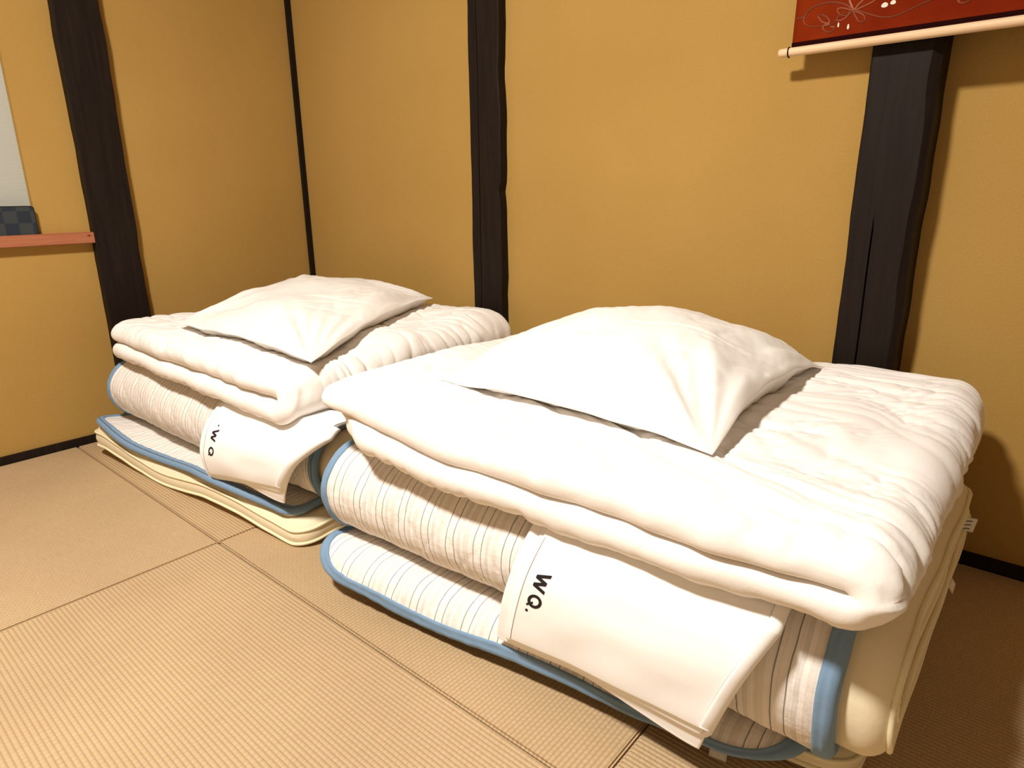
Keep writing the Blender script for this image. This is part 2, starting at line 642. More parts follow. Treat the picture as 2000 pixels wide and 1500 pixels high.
# ---- ceiling lamp above and behind the camera's field of view
lampm = Mat('lamp_diffuser', (1, 0.95, 0.85, 1), 0.5)
lampm.b.inputs['Emission Color'].default_value = (1.0, 0.93, 0.83, 1)
lampm.b.inputs['Emission Strength'].default_value = 3.0
cl = empty('ceiling_lamp', (1.42, -1.72, ZC), label='round white ceiling lamp above the futons', category='lamp')
th = np.linspace(0, 2 * math.pi, 49)[:-1]
ring = lambda r, z: np.stack([1.42 + r * np.cos(th), -1.72 + r * np.sin(th), 0 * th + z], -1)
LV = np.vstack([ring(.001, ZC), ring(.17, ZC), ring(.175, ZC - .03), ring(.16, ZC - .05), ring(.001, ZC - .05)])
I = np.arange(5 * 48).reshape(5, 48)
F = np.stack([I[:-1], I[1:], np.roll(I[1:], -1, 1), np.roll(I[:-1], -1, 1)], -1).reshape(-1, 4)
mesh_ob('housing', LV, F, CEIL_M, cl)
LV = np.vstack([ring(.150, ZC - .05), ring(.148, ZC - .09), ring(.12, ZC - .11), ring(.06, ZC - .118), ring(.001, ZC - .12)])
mesh_ob('diffuser', LV, F, lampm.m, cl)

# ================================================================== SHELF
shm = Mat('reddish_shelf_wood', srgb(176, 104, 66), 0.55, 0.3)
_v = shm.coord(scale=(30, 2.2, 40))
_g = shm.noise(_v, 2.5, 5, 0.6)
shm.color(shm.ramp(_g, [(0.3, srgb(158, 92, 60)), (0.7, srgb(178, 114, 80))]))
shelf = box('wooden_shelf', (-0.02, 0.026, wy0 - .03, -0.7165, 0.592, 0.623), shm.m, bev=0.0015,
            label='narrow reddish wooden shelf board on the left wall', category='shelf')
kn = Mat('wood_knot', srgb(120, 56, 28), 0.6, 0.3).m
t = np.linspace(0, 2 * math.pi, 17)[:-1]
KV = [(0.0264, -0.7415, 0.6135)] + [(0.0264, -0.7415 + .0042 * math.cos(q) * (1 + .3 * math.sin(3 * q)), 0.6135 + .0028 * math.sin(q)) for q in t]
mesh_ob('knot', KV, [[0, 1 + (i + 1) % 16, 1 + i] for i in range(16)], kn, shelf)

# checkered box on the shelf
ckm = Mat('dark_checkered_cloth', srgb(50, 56, 66), 0.8, 0.2)
_tc = ckm.n('ShaderNodeTexCoord'); _ck = ckm.n('ShaderNodeTexChecker')
_mp = ckm.n('ShaderNodeMapping'); _mp.inputs['Location'].default_value = (0.5, 0.004, 0.0)
ckm.l(_tc.outputs['Object'], _mp.inputs[0]); ckm.l(_mp.outputs[0], _ck.inputs['Vector'])
_ck.inputs['Scale'].default_value = 32.0
_ck.inputs['Color1'].default_value = srgb(42, 48, 58)
_ck.inputs['Color2'].default_value = srgb(58, 62, 64)
ckm.color(_ck.outputs[0])


def rounded_box(x0, x1, y0, y1, z0, z1, r):
    pts = [(y0, z0), (y1, z0)]
    for cy, cz, a0 in ((y1 - r, z1 - r, 0), (y0 + r, z1 - r, 90)):
        for q in np.radians(np.linspace(a0, a0 + 90, 8)):
            pts.append((cy + r * math.cos(q), cz + r * math.sin(q)))
    n = len(pts)
    V = [(x0, y, z) for y, z in pts] + [(x1, y, z) for y, z in pts]
    F = [list(range(n))[::-1], [n + i for i in range(n)]]
    F += [[i, (i + 1) % n, n + (i + 1) % n, n + i] for i in range(n)]
    return V, F


cb = empty('checkered_box', (0, -0.96, 0.623), label='dark blue-grey checkered box standing on the wooden shelf', category='box')
v, f = rounded_box(-0.018, 0.0195, -1.08, -0.8615, 0.6232, 0.6965, 0.007)
mesh_ob('front_cover', v, f, ckm.m, cb, smooth=False)
v, f = rounded_box(-0.0205, 0.0180, -1.082, -0.8590, 0.6231, 0.6985, 0.008)
mesh_ob('shell', v, f, Mat('black_edge', srgb(26, 22, 22), 0.6).m, cb, smooth=False)

# ========================================================== HANGING SCROLL
scm = Mat('red_brown_scroll_cloth', srgb(140, 44, 20), 0.85, 0.04)
_v = scm.coord(scale=(1, 1, 1))
scm.color(scm.ramp(scm.noise(_v, 9, 3), [(0.3, srgb(108, 28, 8)), (0.7, srgb(126, 42, 10))]))
scm.normal(scm.bump(scm.noise(_v, 900, 2), 0.15, 0.0006))
sc = empty('hanging_scroll', (2.05, -0.05, 0.975), label='red hanging scroll with a pale wooden bottom rod above the right post', category='scroll')
Xs = np.linspace(1.7285, 2.40, 30); Zs = np.linspace(0.9735, 1.60, 30)
GX, GZ = np.meshgrid(Xs, Zs, indexing='ij')
GY = -0.050 + 0.02 * ((GZ - .97) / .63) + 0.0015 * np.sin(GX * 9)
patch(np.stack([GX, GY, GZ], -1), 0.0012, 'scroll_cloth', scm.m, sc)
hem = Mat('dark_scroll_hem', srgb(34, 6, 6), 0.85, 0.04).m
GX, GZ = np.meshgrid(Xs, np.linspace(0.9735, 0.9835, 4), indexing='ij')
patch(np.stack([GX, -0.0515 + 0.02 * ((GZ - .97) / .63) + 0.0015 * np.sin(GX * 9), GZ], -1), 0.0012, 'hem', hem, sc)
rodm = Mat('pale_turned_wood', srgb(214, 178, 140), 0.5, 0.35)
rodm.color(rodm.ramp(rodm.noise(rodm.coord(scale=(3, 60, 60)), 3, 4), [(0.3, srgb(226, 188, 146)), (0.7, srgb(238, 208, 170))]))
xr = np.array([1.7060, 1.7062, 1.708, 1.720, 2.06, 2.41, 2.4202, 2.4204])
rr = np.array([.0005, .0062, .0075, .0078, .0078, .0078, .006, .0005])
P = np.stack([xr, np.full(8, -.050), np.full(8, .9682)], -1)
v, f = tube(P, rr, k=20)
mesh_ob('bottom_rod', v, f, rodm.m, sc)
q = np.linspace(0, 2 * math.pi, 33)[:-1]
v, f = tube(np.stack([1.7245 + 0 * q, -.050 + .0086 * np.cos(q), .9682 + .0086 * np.sin(q)], -1), .0011, closed=True)
mesh_ob('cord', v, f, hem, sc)


def on_scroll(px):
    """points given in metres (x, z) on the cloth"""
    p = np.array(px, float)
    y = -0.0512 + 0.02 * ((p[:, 1] - .97) / .63) + 0.0015 * np.sin(p[:, 0] * 9)
    return np.stack([p[:, 0], y, p[:, 1]], -1)


def smooth_curve(pts, n=80, closed=False):
    P = np.array(pts, float)
    t = np.arange(len(P))
    tt = np.linspace(0, len(P) - 1, n)
    out = []
    for k in range(P.shape[1]):
        m = np.gradient(P[:, k])
        i = np.clip(np.floor(tt).astype(int), 0, len(P) - 2); u = tt - i
        p0, p1, m0, m1 = P[i, k], P[i + 1, k], m[i], m[i + 1]
        out.append((2 * u**3 - 3 * u**2 + 1) * p0 + (u**3 - 2 * u**2 + u) * m0 + (-2 * u**3 + 3 * u**2) * p1 + (u**3 - u**2) * m1)
    return np.stack(out, -1)


def ribbon(P2, w, name, mat, parent):
    P3 = on_scroll(P2)
    t = np.gradient(P3[:, [0, 2]], axis=0)
    t /= np.maximum(np.linalg.norm(t, axis=1), 1e-9)[:, None]
    nx = np.stack([-t[:, 1], 0 * t[:, 0], t[:, 0]], -1)
    G_ = np.stack([P3 + nx * w / 2, P3 - nx * w / 2], 1)
    return patch(G_, 0.0005, name, mat, parent)


pk = Mat('faded_pink_print', srgb(196, 122, 92), 0.8).m
pk2 = Mat('dull_rose_print', srgb(150, 78, 54), 0.8).m
wh = Mat('white_print', srgb(232, 214, 198), 0.8).m
motif = [
    ([(1.7316, 1.024), (1.7457, 1.0251), (1.7496, 1.0321), (1.7648, 1.0404), (1.7917, 1.0412), (1.8147, 1.0332), (1.8279, 1.0227)], .0022, pk2),
    ([(1.8334, 1.0218), (1.858, 1.0106), (1.8776, 1.0034), (1.896, 1.0025), (1.9188, 1.0089), (1.9353, 1.015), (1.9462, 1.0181), (1.97, 1.03), (1.985, 1.05)], .0018, pk2),
    ([(1.828, 1.0216), (1.8109, 1.0286), (1.8022, 1.0279), (1.8077, 1.0185), (1.8212, 1.0153), (1.8292, 1.0204)], .0016, pk2),
    ([(1.8282, 1.0205), (1.8348, 1.0101), (1.84, 1.003), (1.8487, 1.0016), (1.8476, 1.0101), (1.8383, 1.0168), (1.8303, 1.0202)], .0016, pk2),
    ([(1.8240, 1.0205), (1.8170, 1.0120), (1.8080, 1.0090), (1.8020, 1.0120), (1.8080, 1.0180), (1.8240, 1.0205)], .0014, pk2),
    ([(1.7691, 1.0225), (1.7758, 1.0236), (1.7856, 1.0178), (1.7909, 1.0105), (1.7867, 1.0079), (1.7771, 1.0126), (1.7691, 1.0225)], .0018, pk2),
    ([(1.7915, 1.0062), (1.7825, 1.0053), (1.7809, 1.0002), (1.7884, 0.9937), (1.7975, 0.9934), (1.8001, 0.9995), (1.7931, 1.0016)], .0018, pk2),
    ([(1.7457, 1.0251), (1.7453, 1.0175), (1.7521, 1.0099), (1.7641, 1.0059), (1.778, 1.0049), (1.7917, 1.004), (1.802, 1.0109), (1.8077, 1.0185)], .0014, pk2),
    ([(1.8291, 1.0214), (1.8234, 1.0328), (1.8204, 1.0395), (1.812, 1.065), (1.79, 1.08)], .0022, pk),
    ([(1.8301, 1.0223), (1.8365, 1.0306), (1.8422, 1.0358), (1.856, 1.055)], .0022, pk),
    ([(1.8323, 1.0219), (1.8556, 1.0294), (1.8614, 1.0325), (1.885, 1.048)], .0016, pk),
    ([(1.983, 1.018), (1.985, 1.0115), (1.9884, 1.0071), (1.9958, 1.0058), (2.0007, 1.0088), (2.001, 1.016), (1.992, 1.021), (1.983, 1.018)], .002, pk2),
]
for pts, w, m_ in motif:
    ribbon(smooth_curve(pts, 60), w * 1.35, 'printed_cord', m_, sc)
for (x, z), (sx, sz) in (((1.8781, 1.022), (.0052, .0040)), ((1.8907, 1.0240), (.0042, .0034)), ((1.8069, 1.0022), (.0014, .0040)), ((1.8237, 0.9968), (.0018, .0044)), ((1.868, 1.040), (.005, .004))):
    q = np.linspace(0, 2 * math.pi, 21)[:-1]
    P3 = on_scroll(np.stack([x + sx * np.cos(q) * (1 - .2 * np.sin(q)), z + sz * np.sin(q)], -1)); P3[:, 1] -= .0004
    V = np.vstack([[P3.mean(0)], P3])
    mesh_ob('printed_dot', V, [[0, 1 + i, 1 + (i + 1) % 20] for i in range(20)], wh, sc)

# ================================================================ BEDDING
T_M = 0.033          # half thickness of one mattress layer
T_P = 0.0075         # half thickness of the pad
Z1, Z2, Z3 = T_M + 0.002, 0.1405, 0.2115
OFFP = T_M + T_P + 0.0040
D = 0.70


def z_path(bf=0.0):
    """bottom layer front -> back fold -> middle layer -> front fold -> top layer"""
    p = [(bf, Z1), (D - 0.055, Z1)]
    p += arc(D - 0.055, (Z1 + Z2) / 2, (Z2 - Z1) / 2, -90, 90)[1:]
    r = (Z3 - Z2) / 2
    p += [(x, z) for x, z in arc(0.085, (Z2 + Z3) / 2, r, -90, -270)]
    p += [(D - 0.06, Z3)]
    return p


def pad_path(side):
    """centre line of the pad: the mattress path moved out by the offset"""
    base = Sweep(z_path(), None)
    X = base.X - base.tz * OFFP; Z = base.Z + base.tx * OFFP
    if side == 'left':
        return list(zip(X, Z))
    # rolled down over the rounded front edge of the lowest layer
    rho = 0.052
    k = X > -1 if False else np.ones(len(X), bool)
    first = np.argmax(X > 0.020)
    X, Z = X[first:], Z[first:]
    zt = Z[0]
    return [(0.020 - rho, zt - rho - 0.004)] + arc(0.020, zt - rho, rho, 180, 92, 16) + list(zip(X, Z))


def bedding(side):
    if side == 'left':
        W_ = 1.02
        qb = Quad((0.115, -0.862), (1.092, -0.778), (1.120, -0.055), (0.105, -0.110), W_, D)
        qt = Quad((0.165, -0.815), (1.150, -0.742), (1.120, -0.055), (0.125, -0.110), W_, D)
        zl = lambda a, b: 0.020 * sstep(0.45, 0.0, a / W_) * sstep(0.3, 0.0, b) - 0.004
    else:
        W_ = 0.94
        qb = Quad((1.185, -0.800), (2.105, -0.692), (2.120, -0.040), (1.195, -0.110), W_, D)
        qt = Quad((1.190, -0.795), (2.137, -0.742), (2.140, -0.040), (1.200, -0.110), W_, D)
        zl = lambda a, b: 0.0 * a

    def mapper(b, a, z, s):
        up1 = sstep(D - 0.06, D + 0.10, s)
        t = up1[..., None]
        xy = lerp(qb(a, b), qt(a, b), t)
        zz = z + zl(a, b) * sstep(0.0, 0.09, z)
        zz = zz + 0.0018 * pn(a * 5, b * 4 + z * 8, 11 + (side == 'left'))
        if side == 'left':
            # the loose lip of the lowest layer droops and waves
            lip = sstep(0.10, -0.02, b) * (1 - up1)
            zz = zz + lip * (0.010 * np.sin(a * 11.0 + 0.4) - 0.004) + lip * 0.012 * sstep(0.3, 0.0, a)
        else:
            zz = zz + (1 - up1) * sstep(0.08, 0.0, b) * 0.003 * np.sin(a * 14)
            sag = sstep(0.45, 1.0, a / W_) * sstep(0.45, 0.05, b)
            zz = zz - 0.030 * sag * sstep(0.0, 0.09, z) * sstep(0.26, 0.13, z)
        y = xy[..., 1] + 0.003 * pn(a * 7, z * 9, 5)
        return np.stack([xy[..., 0] + 0.004 * pn(b * 6, z * 16, 8) * up1, np.minimum(y, -0.014), np.maximum(zz, 0.0025)], -1)
    return W_, mapper


def md(seed):
    def disp(s, a, sg):
        w = 0.0016 * fbm(s * 9, a * 9, seed, 3)
        return w
    return disp


for side in ('left', 'right'):
    W_, mp = bedding(side)
    sw = Sweep(z_path(), mp)
    L_ = sw.L
    which = 'left' if side == 'left' else 'right'
    other = 'far left' if side == 'left' else 'near right'
    ma0, ma1 = (0.0, W_ - 0.02) if side == 'left' else (0.03, W_)
    ms0 = 0.0 if side == 'left' else 0.022
    root = empty('folded_mattress', (0.6 if side == 'left' else 1.65, -0.45, 0.0),
                 label=('cream futon mattress folded in three, lowest in the left stack' if side == 'left'
                        else 'cream futon mattress folded in three, lowest in the right stack'),
                 category='mattress', group='folded futon mattresses')

    def mdisp(s, a, sg):
        e = np.minimum(a - ma0, ma1 - a)
        pucker = 0.0022 * pn(s * 26, a * 5, 21) * np.exp(-np.maximum(e, 0) / 0.035)
        return 0.0012 * fbm(s * 8, a * 8, 3) + pucker
    v, f, uv = slab(sw, ms0, L_ - .02, ma0, ma1, T_M, 0.030, 330, 90, R=0.045, disp=mdisp)
    mesh_ob('mattress_body', v, f, CREAM, root)
    for sg in (0.62, -0.62):
        base = resample(rim_loop(ms0, L_ - .02, ma0, ma1, 0.045, 0.002 if True else 0), 1400)
        n_ = np.arange(1400)
        P3 = sw.pos(base[:, 0], base[:, 1], T_M * sg * 0.78 + 0.0012 * pn(n_ * .06, n_ * 0., 4))
        v, f = tube(P3, 0.0036, closed=True, k=6)
        mesh_ob('piping', v, f, PIPING_M, root)

    # ---------------- pad
    soff = 0.0 if side == 'left' else 0.066
    psw = Sweep(pad_path(side), lambda b, a, z, s, k=soff, m=mp: m(b, a, z, s - k))
    LP = psw.L
    if side == 'left':
        ps0, ps1, pa0, pa1, R = -0.004, LP - 0.03, 0.018, W_ - 0.058, 0.05
    else:
        ps0, ps1, pa0, pa1, R = 0.0, LP - 0.03, 0.000, W_ - 0.052, 0.10
    pr = empty('quilted_pad', (0.6 if side == 'left' else 1.65, -0.46, 0.07),
               label=('striped quilted pad with wavy blue binding on the left mattress' if side == 'left'
                      else 'striped quilted pad with blue binding on the right mattress'),
               category='mattress pad', group='striped quilted mattress pads')

    def quilt(s, a, sg):
        k = 0.062
        w1 = np.abs(np.sin(math.pi * (s + a + .006 * pn(s * 9, a * 9, 1)) / k / 1.414))
        w2 = np.abs(np.sin(math.pi * (s - a + .006 * pn(s * 9, a * 9, 2)) / k / 1.414))
        q = (w1 * w2) ** 0.35
        e = np.clip(np.minimum(np.minimum(a - pa0, pa1 - a), np.minimum(s - ps0, ps1 - s)) / 0.035, 0, 1)
        return (0.0026 * (q - 1) + 0.0009 * fbm(s * 18, a * 40, 6, 2)) * e

    def ripple(s, a):
        """the tail of the pad waves where it lies loose"""
        if side == 'left':
            return 0.016 * sstep(0.07, 0.0, s) * np.clip(np.sin(a * 9.5 + 2.2), -.4, 1)
        return 0 * s

    class Loose:
        def __init__(s_, sw): s_.sw = sw
        def pos(s_, s, a, n):
            ss = s
            if side == 'left':
                ss = s + sstep(0.10, 0.0, s) * (0.009 * np.cos(a * 13.0 + 0.6) + 0.003)
            else:
                ss = s + sstep(0.08, 0.0, s) * (0.016 * sstep(0.45, 0.86, a) + 0.003 * np.sin(a * 17))
            return s_.sw.pos(ss, a, n + 0.0)
    lw = Loose(psw)
    v, f, uv = slab(lw, ps0, ps1, pa0, pa1, T_P, 0.010, 560, 250, R=R, disp=quilt, off=0.0)
    mesh_ob('pad_body', v, f, PAD_M, pr, uv=uv)
    v, f = binding(lw, ps0, ps1, pa0, pa1, R, 0.018 if side == 'left' else 0.021, T_P, 0.010, 0.0, lift=0.0032, disp=quilt)
    mesh_ob('binding', v, f, BLUE, pr)

# ----------------------------------------------------------------- duvets


def duvet_path(w, zl_, zu, r):
    p = [(0.0, zl_), (w - r, zl_)]
    p += arc(w - r, (zl_ + zu) / 2, (zu - zl_) / 2, -90, 90)[1:]
    p += [(0.0, zu)]
    return p


def duvet(side):
    if side == 'left':
        w, d = 0.90, 0.68
        quad = Quad((0.190, -0.790), (1.035, -0.775), (1.030, -0.060), (0.185, -0.110), w, d)
        zlo, zup = 0.2975, 0.3480
    else:
        w, d = 0.92, 0.70
        quad = Quad((1.200, -0.795), (2.106, -0.756), (2.104, -0.055), (1.215, -0.120), w, d)
        zlo, zup = 0.302, 0.354
    r = (zup - zlo) / 2
    T0 = 0.026 if side == 'left' else 0.0255

    def mapper(x, a, z, s):
        # here x runs along the width and a across the depth
        b = a
        u = x / w
        xy = quad(x, b)
        zz = z.copy()
        up = sstep(zlo + .006, zup - .006, z)
        if side == 'left':
            zz += 0.006 * up + 0.030 * up * sstep(0.15, 0.6, b) * sstep(0.35, 0.85, u) * (1 - 0.5 * sstep(0.93, 1.02, u))
            zz += up * (0.008 * pn(u * 4, b * 5, 31)) + 0.014 * sstep(0.5, 0.0, u) * (1 - up * 0.5)
            zz -= 0.010 * sstep(0.10, -0.02, b) * sstep(0.55, 1.0, u)
            zz -= 0.003 * sstep(0.10, -0.02, u)
        else:
            zz += up * (0.007 * pn(u * 3.2, b * 4, 41))
            zz += 0.026 * up * sstep(0.30, 0.65, b) * sstep(0.4, 0.9, u)
            zz += 0.022 * sstep(0.35, 0.0, u) + 0.012 * sstep(0.75, 1.0, u) * sstep(0.2, 0.0, b)
            zz -= 0.004 * sstep(0.12, -0.02, b) * sstep(0.1, 0.4, u) * sstep(0.95, 0.6, u)
            cm = sstep(0.35, 0.95, u) * sstep(0.11, 0.0, b)
            zz -= 0.010 * up * cm
        y = xy[..., 1]
        if side == 'right':
            y = y + 0.004 * (1 - up) * cm - 0.008 * up * cm
        # upper layer overhangs the lower one a little, front outline wanders
        fr = sstep(0.14, 0.0, b)
        y = y + fr * (0.010 * pn(u * 5, z * 6, 51) + (-0.012 if side == 'right' else -0.006) * (1 - up)) + (1 - up) * fr * (0.034 if side == 'right' else 0.0) * sstep(0.16, 0.0, u) + fr * 0.006 * up * pn(u * 16, z * 3, 54)
        zz -= 0.006 * up * sstep(0.06, -0.01, b)
        if side == 'right':
            y = y - fr * 0.018 * sstep(0.55, 1.0, u)
        xx = xy[..., 0] + 0.006 * pn(b * 4, z * 10, 52)
        if side == 'right':
            xx = xx + 0.035 * (1 - up) * sstep(0.2, 0.0, u) * fr
        return np.stack([xx, np.minimum(y, -0.03), zz], -1)
    sw = Sweep(duvet_path(w, zlo, zup, r), mapper)
    L_ = sw.L
    half = L_ / 2

    def disp(s, a, sg):
        # sg=-1 is the outer face (right-hand side of the path), sg=+1 the inner one
        if sg > 0:
            return -0.001 + 0.001 * pn(s * 10, a * 10, 3)
        u = 1 - np.abs(s - half) / half           # 1 at the fold, 0 at the free ends
        top = (s > half).astype(float)
        out = 0.0040 * fbm(s * 4, a * 5, 61, 2) * (0.1 + 0.9 * top)
        if side == 'right':
            g = a + 0.30 * u * sstep(0.66, 0.05, a) + 0.014 * fbm(s * 5, a * 5, 62, 2)
            c = 1 - np.exp(-6 * np.abs(pn(g * 17 + 0.9 * pn(s * 3, a * 4, 75), s * 2.4, 63)))
            c2 = np.abs(pn(g * 46, s * 5.0, 64)) ** 0.8
            amp = sstep(0.02, 0.55, u) * (0.6 + 0.4 * sstep(0.0, 0.12, a))
            out = out + amp * (0.0110 * (c - 0.6) + 0.0060 * (c2 - 0.3) + 0.006 * pn(g * 9, s * 2, 77))
            out = out + 0.0022 * (np.abs(pn(g * 34, s * 9, 65)) - .3)
        else:
            g = a * 0.85 + 0.40 * s * top + 0.02 * fbm(s * 7, a * 5, 66, 2)
            c = 1 - np.exp(-5 * np.abs(pn(g * 24 + .8 * pn(s * 9, a * 9, 83), s * 8, 67)))
            amp = sstep(0.50, 0.85, u)
            out = out + amp * sstep(-.5, .4, pn(s * 6, a * 7, 85)) * (0.0065 * (c - 0.6)) + amp * 0.005 * pn(g * 11, s * 5, 84)
            h = s * 0.7 + a * 0.7
            out = out + (1 - amp) * 0.0050 * (.4 - np.exp(-6 * np.abs(pn(h * 26, (s - a) * 8, 68))))
            out = out + 0.0034 * (np.abs(pn(s * 34, a * 12, 69)) - .3)
        g2 = s * 0.75 + a * 0.85 + 0.012 * fbm(s * 8, a * 8, 90, 2)
        m2 = sstep(-.25, .45, pn(s * 5.5, a * 6.5, 91))
        out = out - m2 * 0.0056 * np.exp(-7 * np.abs(pn(g2 * 38, (s - a) * 9, 92)))
        out = out * (0.15 + 0.85 * top)
        # gathers crossing the front rim
        fr = np.exp(-np.maximum(a, 0) / 0.045)
        out = out + fr * 0.0080 * (np.abs(pn(s * 20, a * 10, 70)) - .3)
        out = out + fr * 0.0060 * pn(s * 8, a * 26, 71)
        gate = sstep(0.0, 0.35, pn(s * 3.5, a * 0, 81))
        out = out - fr * gate * 0.0120 * np.exp(-7 * np.abs(pn(s * 15 + 2 * a, a * 9, 82)))
        # bulging corner dimples near the fold
        out = out - 0.007 * fr * sstep(0.88, 0.97, u) * np.abs(pn(s * 60, a * 30, 72))
        return out

    def Tf(s, a):
        lo = sstep(half + .02, half - .02, s)
        cm = sstep(0.35, 0.95, 1 - np.abs(s - half) / half) * sstep(0.11, 0.0, a) if side == 'right' else 0.0
        return (T0 + (0.004 * lo if side == 'right' else 0.0) + 0.006 * cm * (1 - lo) - 0.004 * cm * lo) * (1.0 + 0.10 * pn(s * 5, a * 6, 80) * (1 - lo))
    v, f, uv = slab(sw, 0.0, L_, 0.0, d, Tf, 0.025, 420, 260, R=0.03, disp=disp)
    lab = ('plump white duvet folded double under the left pillow, wall-side stack' if side == 'left'
           else 'large white duvet folded double with many creases, on the near right stack')
    root = empty('folded_duvet', (0.65 if side == 'left' else 1.66, -0.45, 0.25), label=lab, category='duvet', group='folded white duvets')
    mesh_ob('duvet_cover', v, f, WHITE, root)
    return BVHTree.FromPolygons([tuple(p) for p in v], [tuple(p) for p in f.tolist()])
    # seam of the cover following the outline
    if side == 'left':
        s_ = np.full(80, half + 0.115); a_ = np.linspace(0.52, 0.66, 80)
    return root


bvh_left = duvet('left')
bvh_right = duvet('right')

# ---------------------------------------------------------------- pillows


def pillow(name, fl, fr, br, bl, H, base, label, seed, sag):
    """four 3-D corners; base(x, y) = height of what it lies on"""
    n = 110
    c = 1 - np.cos(np.linspace(0, math.pi / 2, 14))
    U = np.r_[-1 + c * 0.12, np.linspace(-0.88, 0.88, n)[1:-1], (1 - c * 0.12)[::-1]]
    UU, VV = np.meshgrid(U, U, indexing='ij')
    fl, fr, br, bl = (np.array(p, float) for p in (fl, fr, br, bl))
    # concave sides between the corners
    pin = 0.045
    u_ = UU * (1 - pin * (1 - VV ** 2)); v_ = VV * (1 - pin * (1 - UU ** 2))
    s = ((u_ + 1) / 2)[..., None]; t = ((v_ + 1) / 2)[..., None]
    P = (fl * (1 - s) + fr * s) * (1 - t) + (bl * (1 - s) + br * s) * t
    P[..., 2] += sag * (1 - np.minimum(UU ** 2, VV ** 2)) * lerp(.25, 1.0, sstep(-1, -.5, VV))
    fu = np.maximum(1 - np.abs(UU) ** 2.1, 0) ** 0.62
    fv = np.maximum(1 - np.abs(VV) ** 2.1, 0) ** 0.62
    body = fu * fv
    # what the pillow lies on
    bz = np.full(UU.shape, 0.30)
    for i in range(UU.shape[0]):
        for j in range(UU.shape[1]):
            hit = base.ray_cast(Vector((P[i, j, 0], P[i, j, 1], 0.9)), Vector((0, 0, -1)))[0]
            if hit is not None:
                bz[i, j] = hit.z
    P[..., 2] = np.maximum(P[..., 2], bz + 0.002)
    # flat hem near the rim
    d = np.minimum(1 - np.abs(UU), 1 - np.abs(VV))
    hem = sstep(0.0, 0.05, d)
    wr = 0.0
    ang = np.arctan2(VV, UU)
    rad = np.maximum(np.abs(UU), np.abs(VV))
    # drag folds that run in from the corners
    for k, (cu, cv) in enumerate(((-1, -1), (1, -1), (1, 1), (-1, 1))):
        du, dv = UU - cu, VV - cv
        rr_ = np.hypot(du, dv); th_ = np.arctan2(dv * -cv, du * -cu)
        wr = wr + 0.011 * pn(th_ * 4.5 + k * 7, rr_ * 0.8, seed + k) * np.exp(-(rr_ - .45) ** 2 / .18) * sstep(0.02, 0.3, rr_)
    big = 0.010 * pn(UU * 1.6, VV * 1.6, seed + 9) + 0.004 * pn(UU * 3.2 + VV, VV * 2.6, seed + 12)
    fine = 0.0018 * (np.abs(pn(UU * 9 + VV * 4, VV * 3 - UU * 2, seed + 15)) - .3)
    fine = fine - 0.0040 * sstep(-.1, .5, pn(UU * 1.7, VV * 1.7, seed + 30)) * np.exp(-6 * np.abs(pn(UU * 4.5 - VV * 3, VV * 1.6 + UU * 1.2, seed + 31)))
    crease = -0.0035 * np.exp(-((VV + 0.25 - 0.35 * UU + .05 * pn(UU * 3, UU * 0, seed)) / .02) ** 2) * sstep(-.1, .3, UU) * sstep(.95, .6, UU)
    top = P[..., 2] + (H - 0.7 * sag) * body + (wr + big + fine + crease) * hem
    bot = lerp(P[..., 2], np.maximum(bz + 0.0015, P[..., 2] - 0.5 * H), sstep(0.0, 0.13, d))
    bot = np.minimum(bot, top - 0.0008)
    rim = np.zeros(UU.shape, bool); rim[0] = rim[-1] = True; rim[:, 0] = rim[:, -1] = True
    edge_wave = 0.0040 * pn(UU * 3.5, VV * 3.5, seed + 20) * (1 - hem)
    top = np.where(rim, P[..., 2], top) + edge_wave; bot = np.where(rim, P[..., 2], bot) + edge_wave
    bot = np.maximum(bot, bz + 0.001); top = np.maximum(top, bot + 0.0004)
    top = np.where(rim, bot, top)
    vt = np.dstack([P[..., 0], P[..., 1], top]); vb = np.dstack([P[..., 0], P[..., 1], bot])
    n0, n1 = UU.shape
    it = np.arange(n0 * n1).reshape(n0, n1); ib = np.where(rim, it, it + n0 * n1)
    q = lambda I: np.stack([I[:-1, :-1], I[1:, :-1], I[1:, 1:], I[:-1, 1:]], -1).reshape(-1, 4)
    F = np.vstack([q(it), q(ib)[:, ::-1]])
    V = np.vstack([vt.reshape(-1, 3), vb.reshape(-1, 3)])
    used = np.unique(F); rm = -np.ones(len(V), int); rm[used] = np.arange(len(used))
    ob = mesh_ob(name, V[used], rm[F], PILLOW_M, None, label=label, category='pillow', group='white pillows')
    return ob


pillow('pillow', (1.352, -0.640, .392), (1.880, -0.636, .386), (1.880, -0.140, .402), (1.390, -0.130, .400), 0.108,
       bvh_right, 'plump white pillow lying on the near right duvet', 3, 0.032)
pillow('pillow', (0.425, -0.700, .398), (1.055, -0.706, .393), (0.775, -0.105, .425), (0.285, -0.185, .452), 0.060,
       bvh_left, 'flatter white pillow with pointed corners lying on the far left duvet', 14, 0.016)

# ------------------------------------------------------------ folded covers


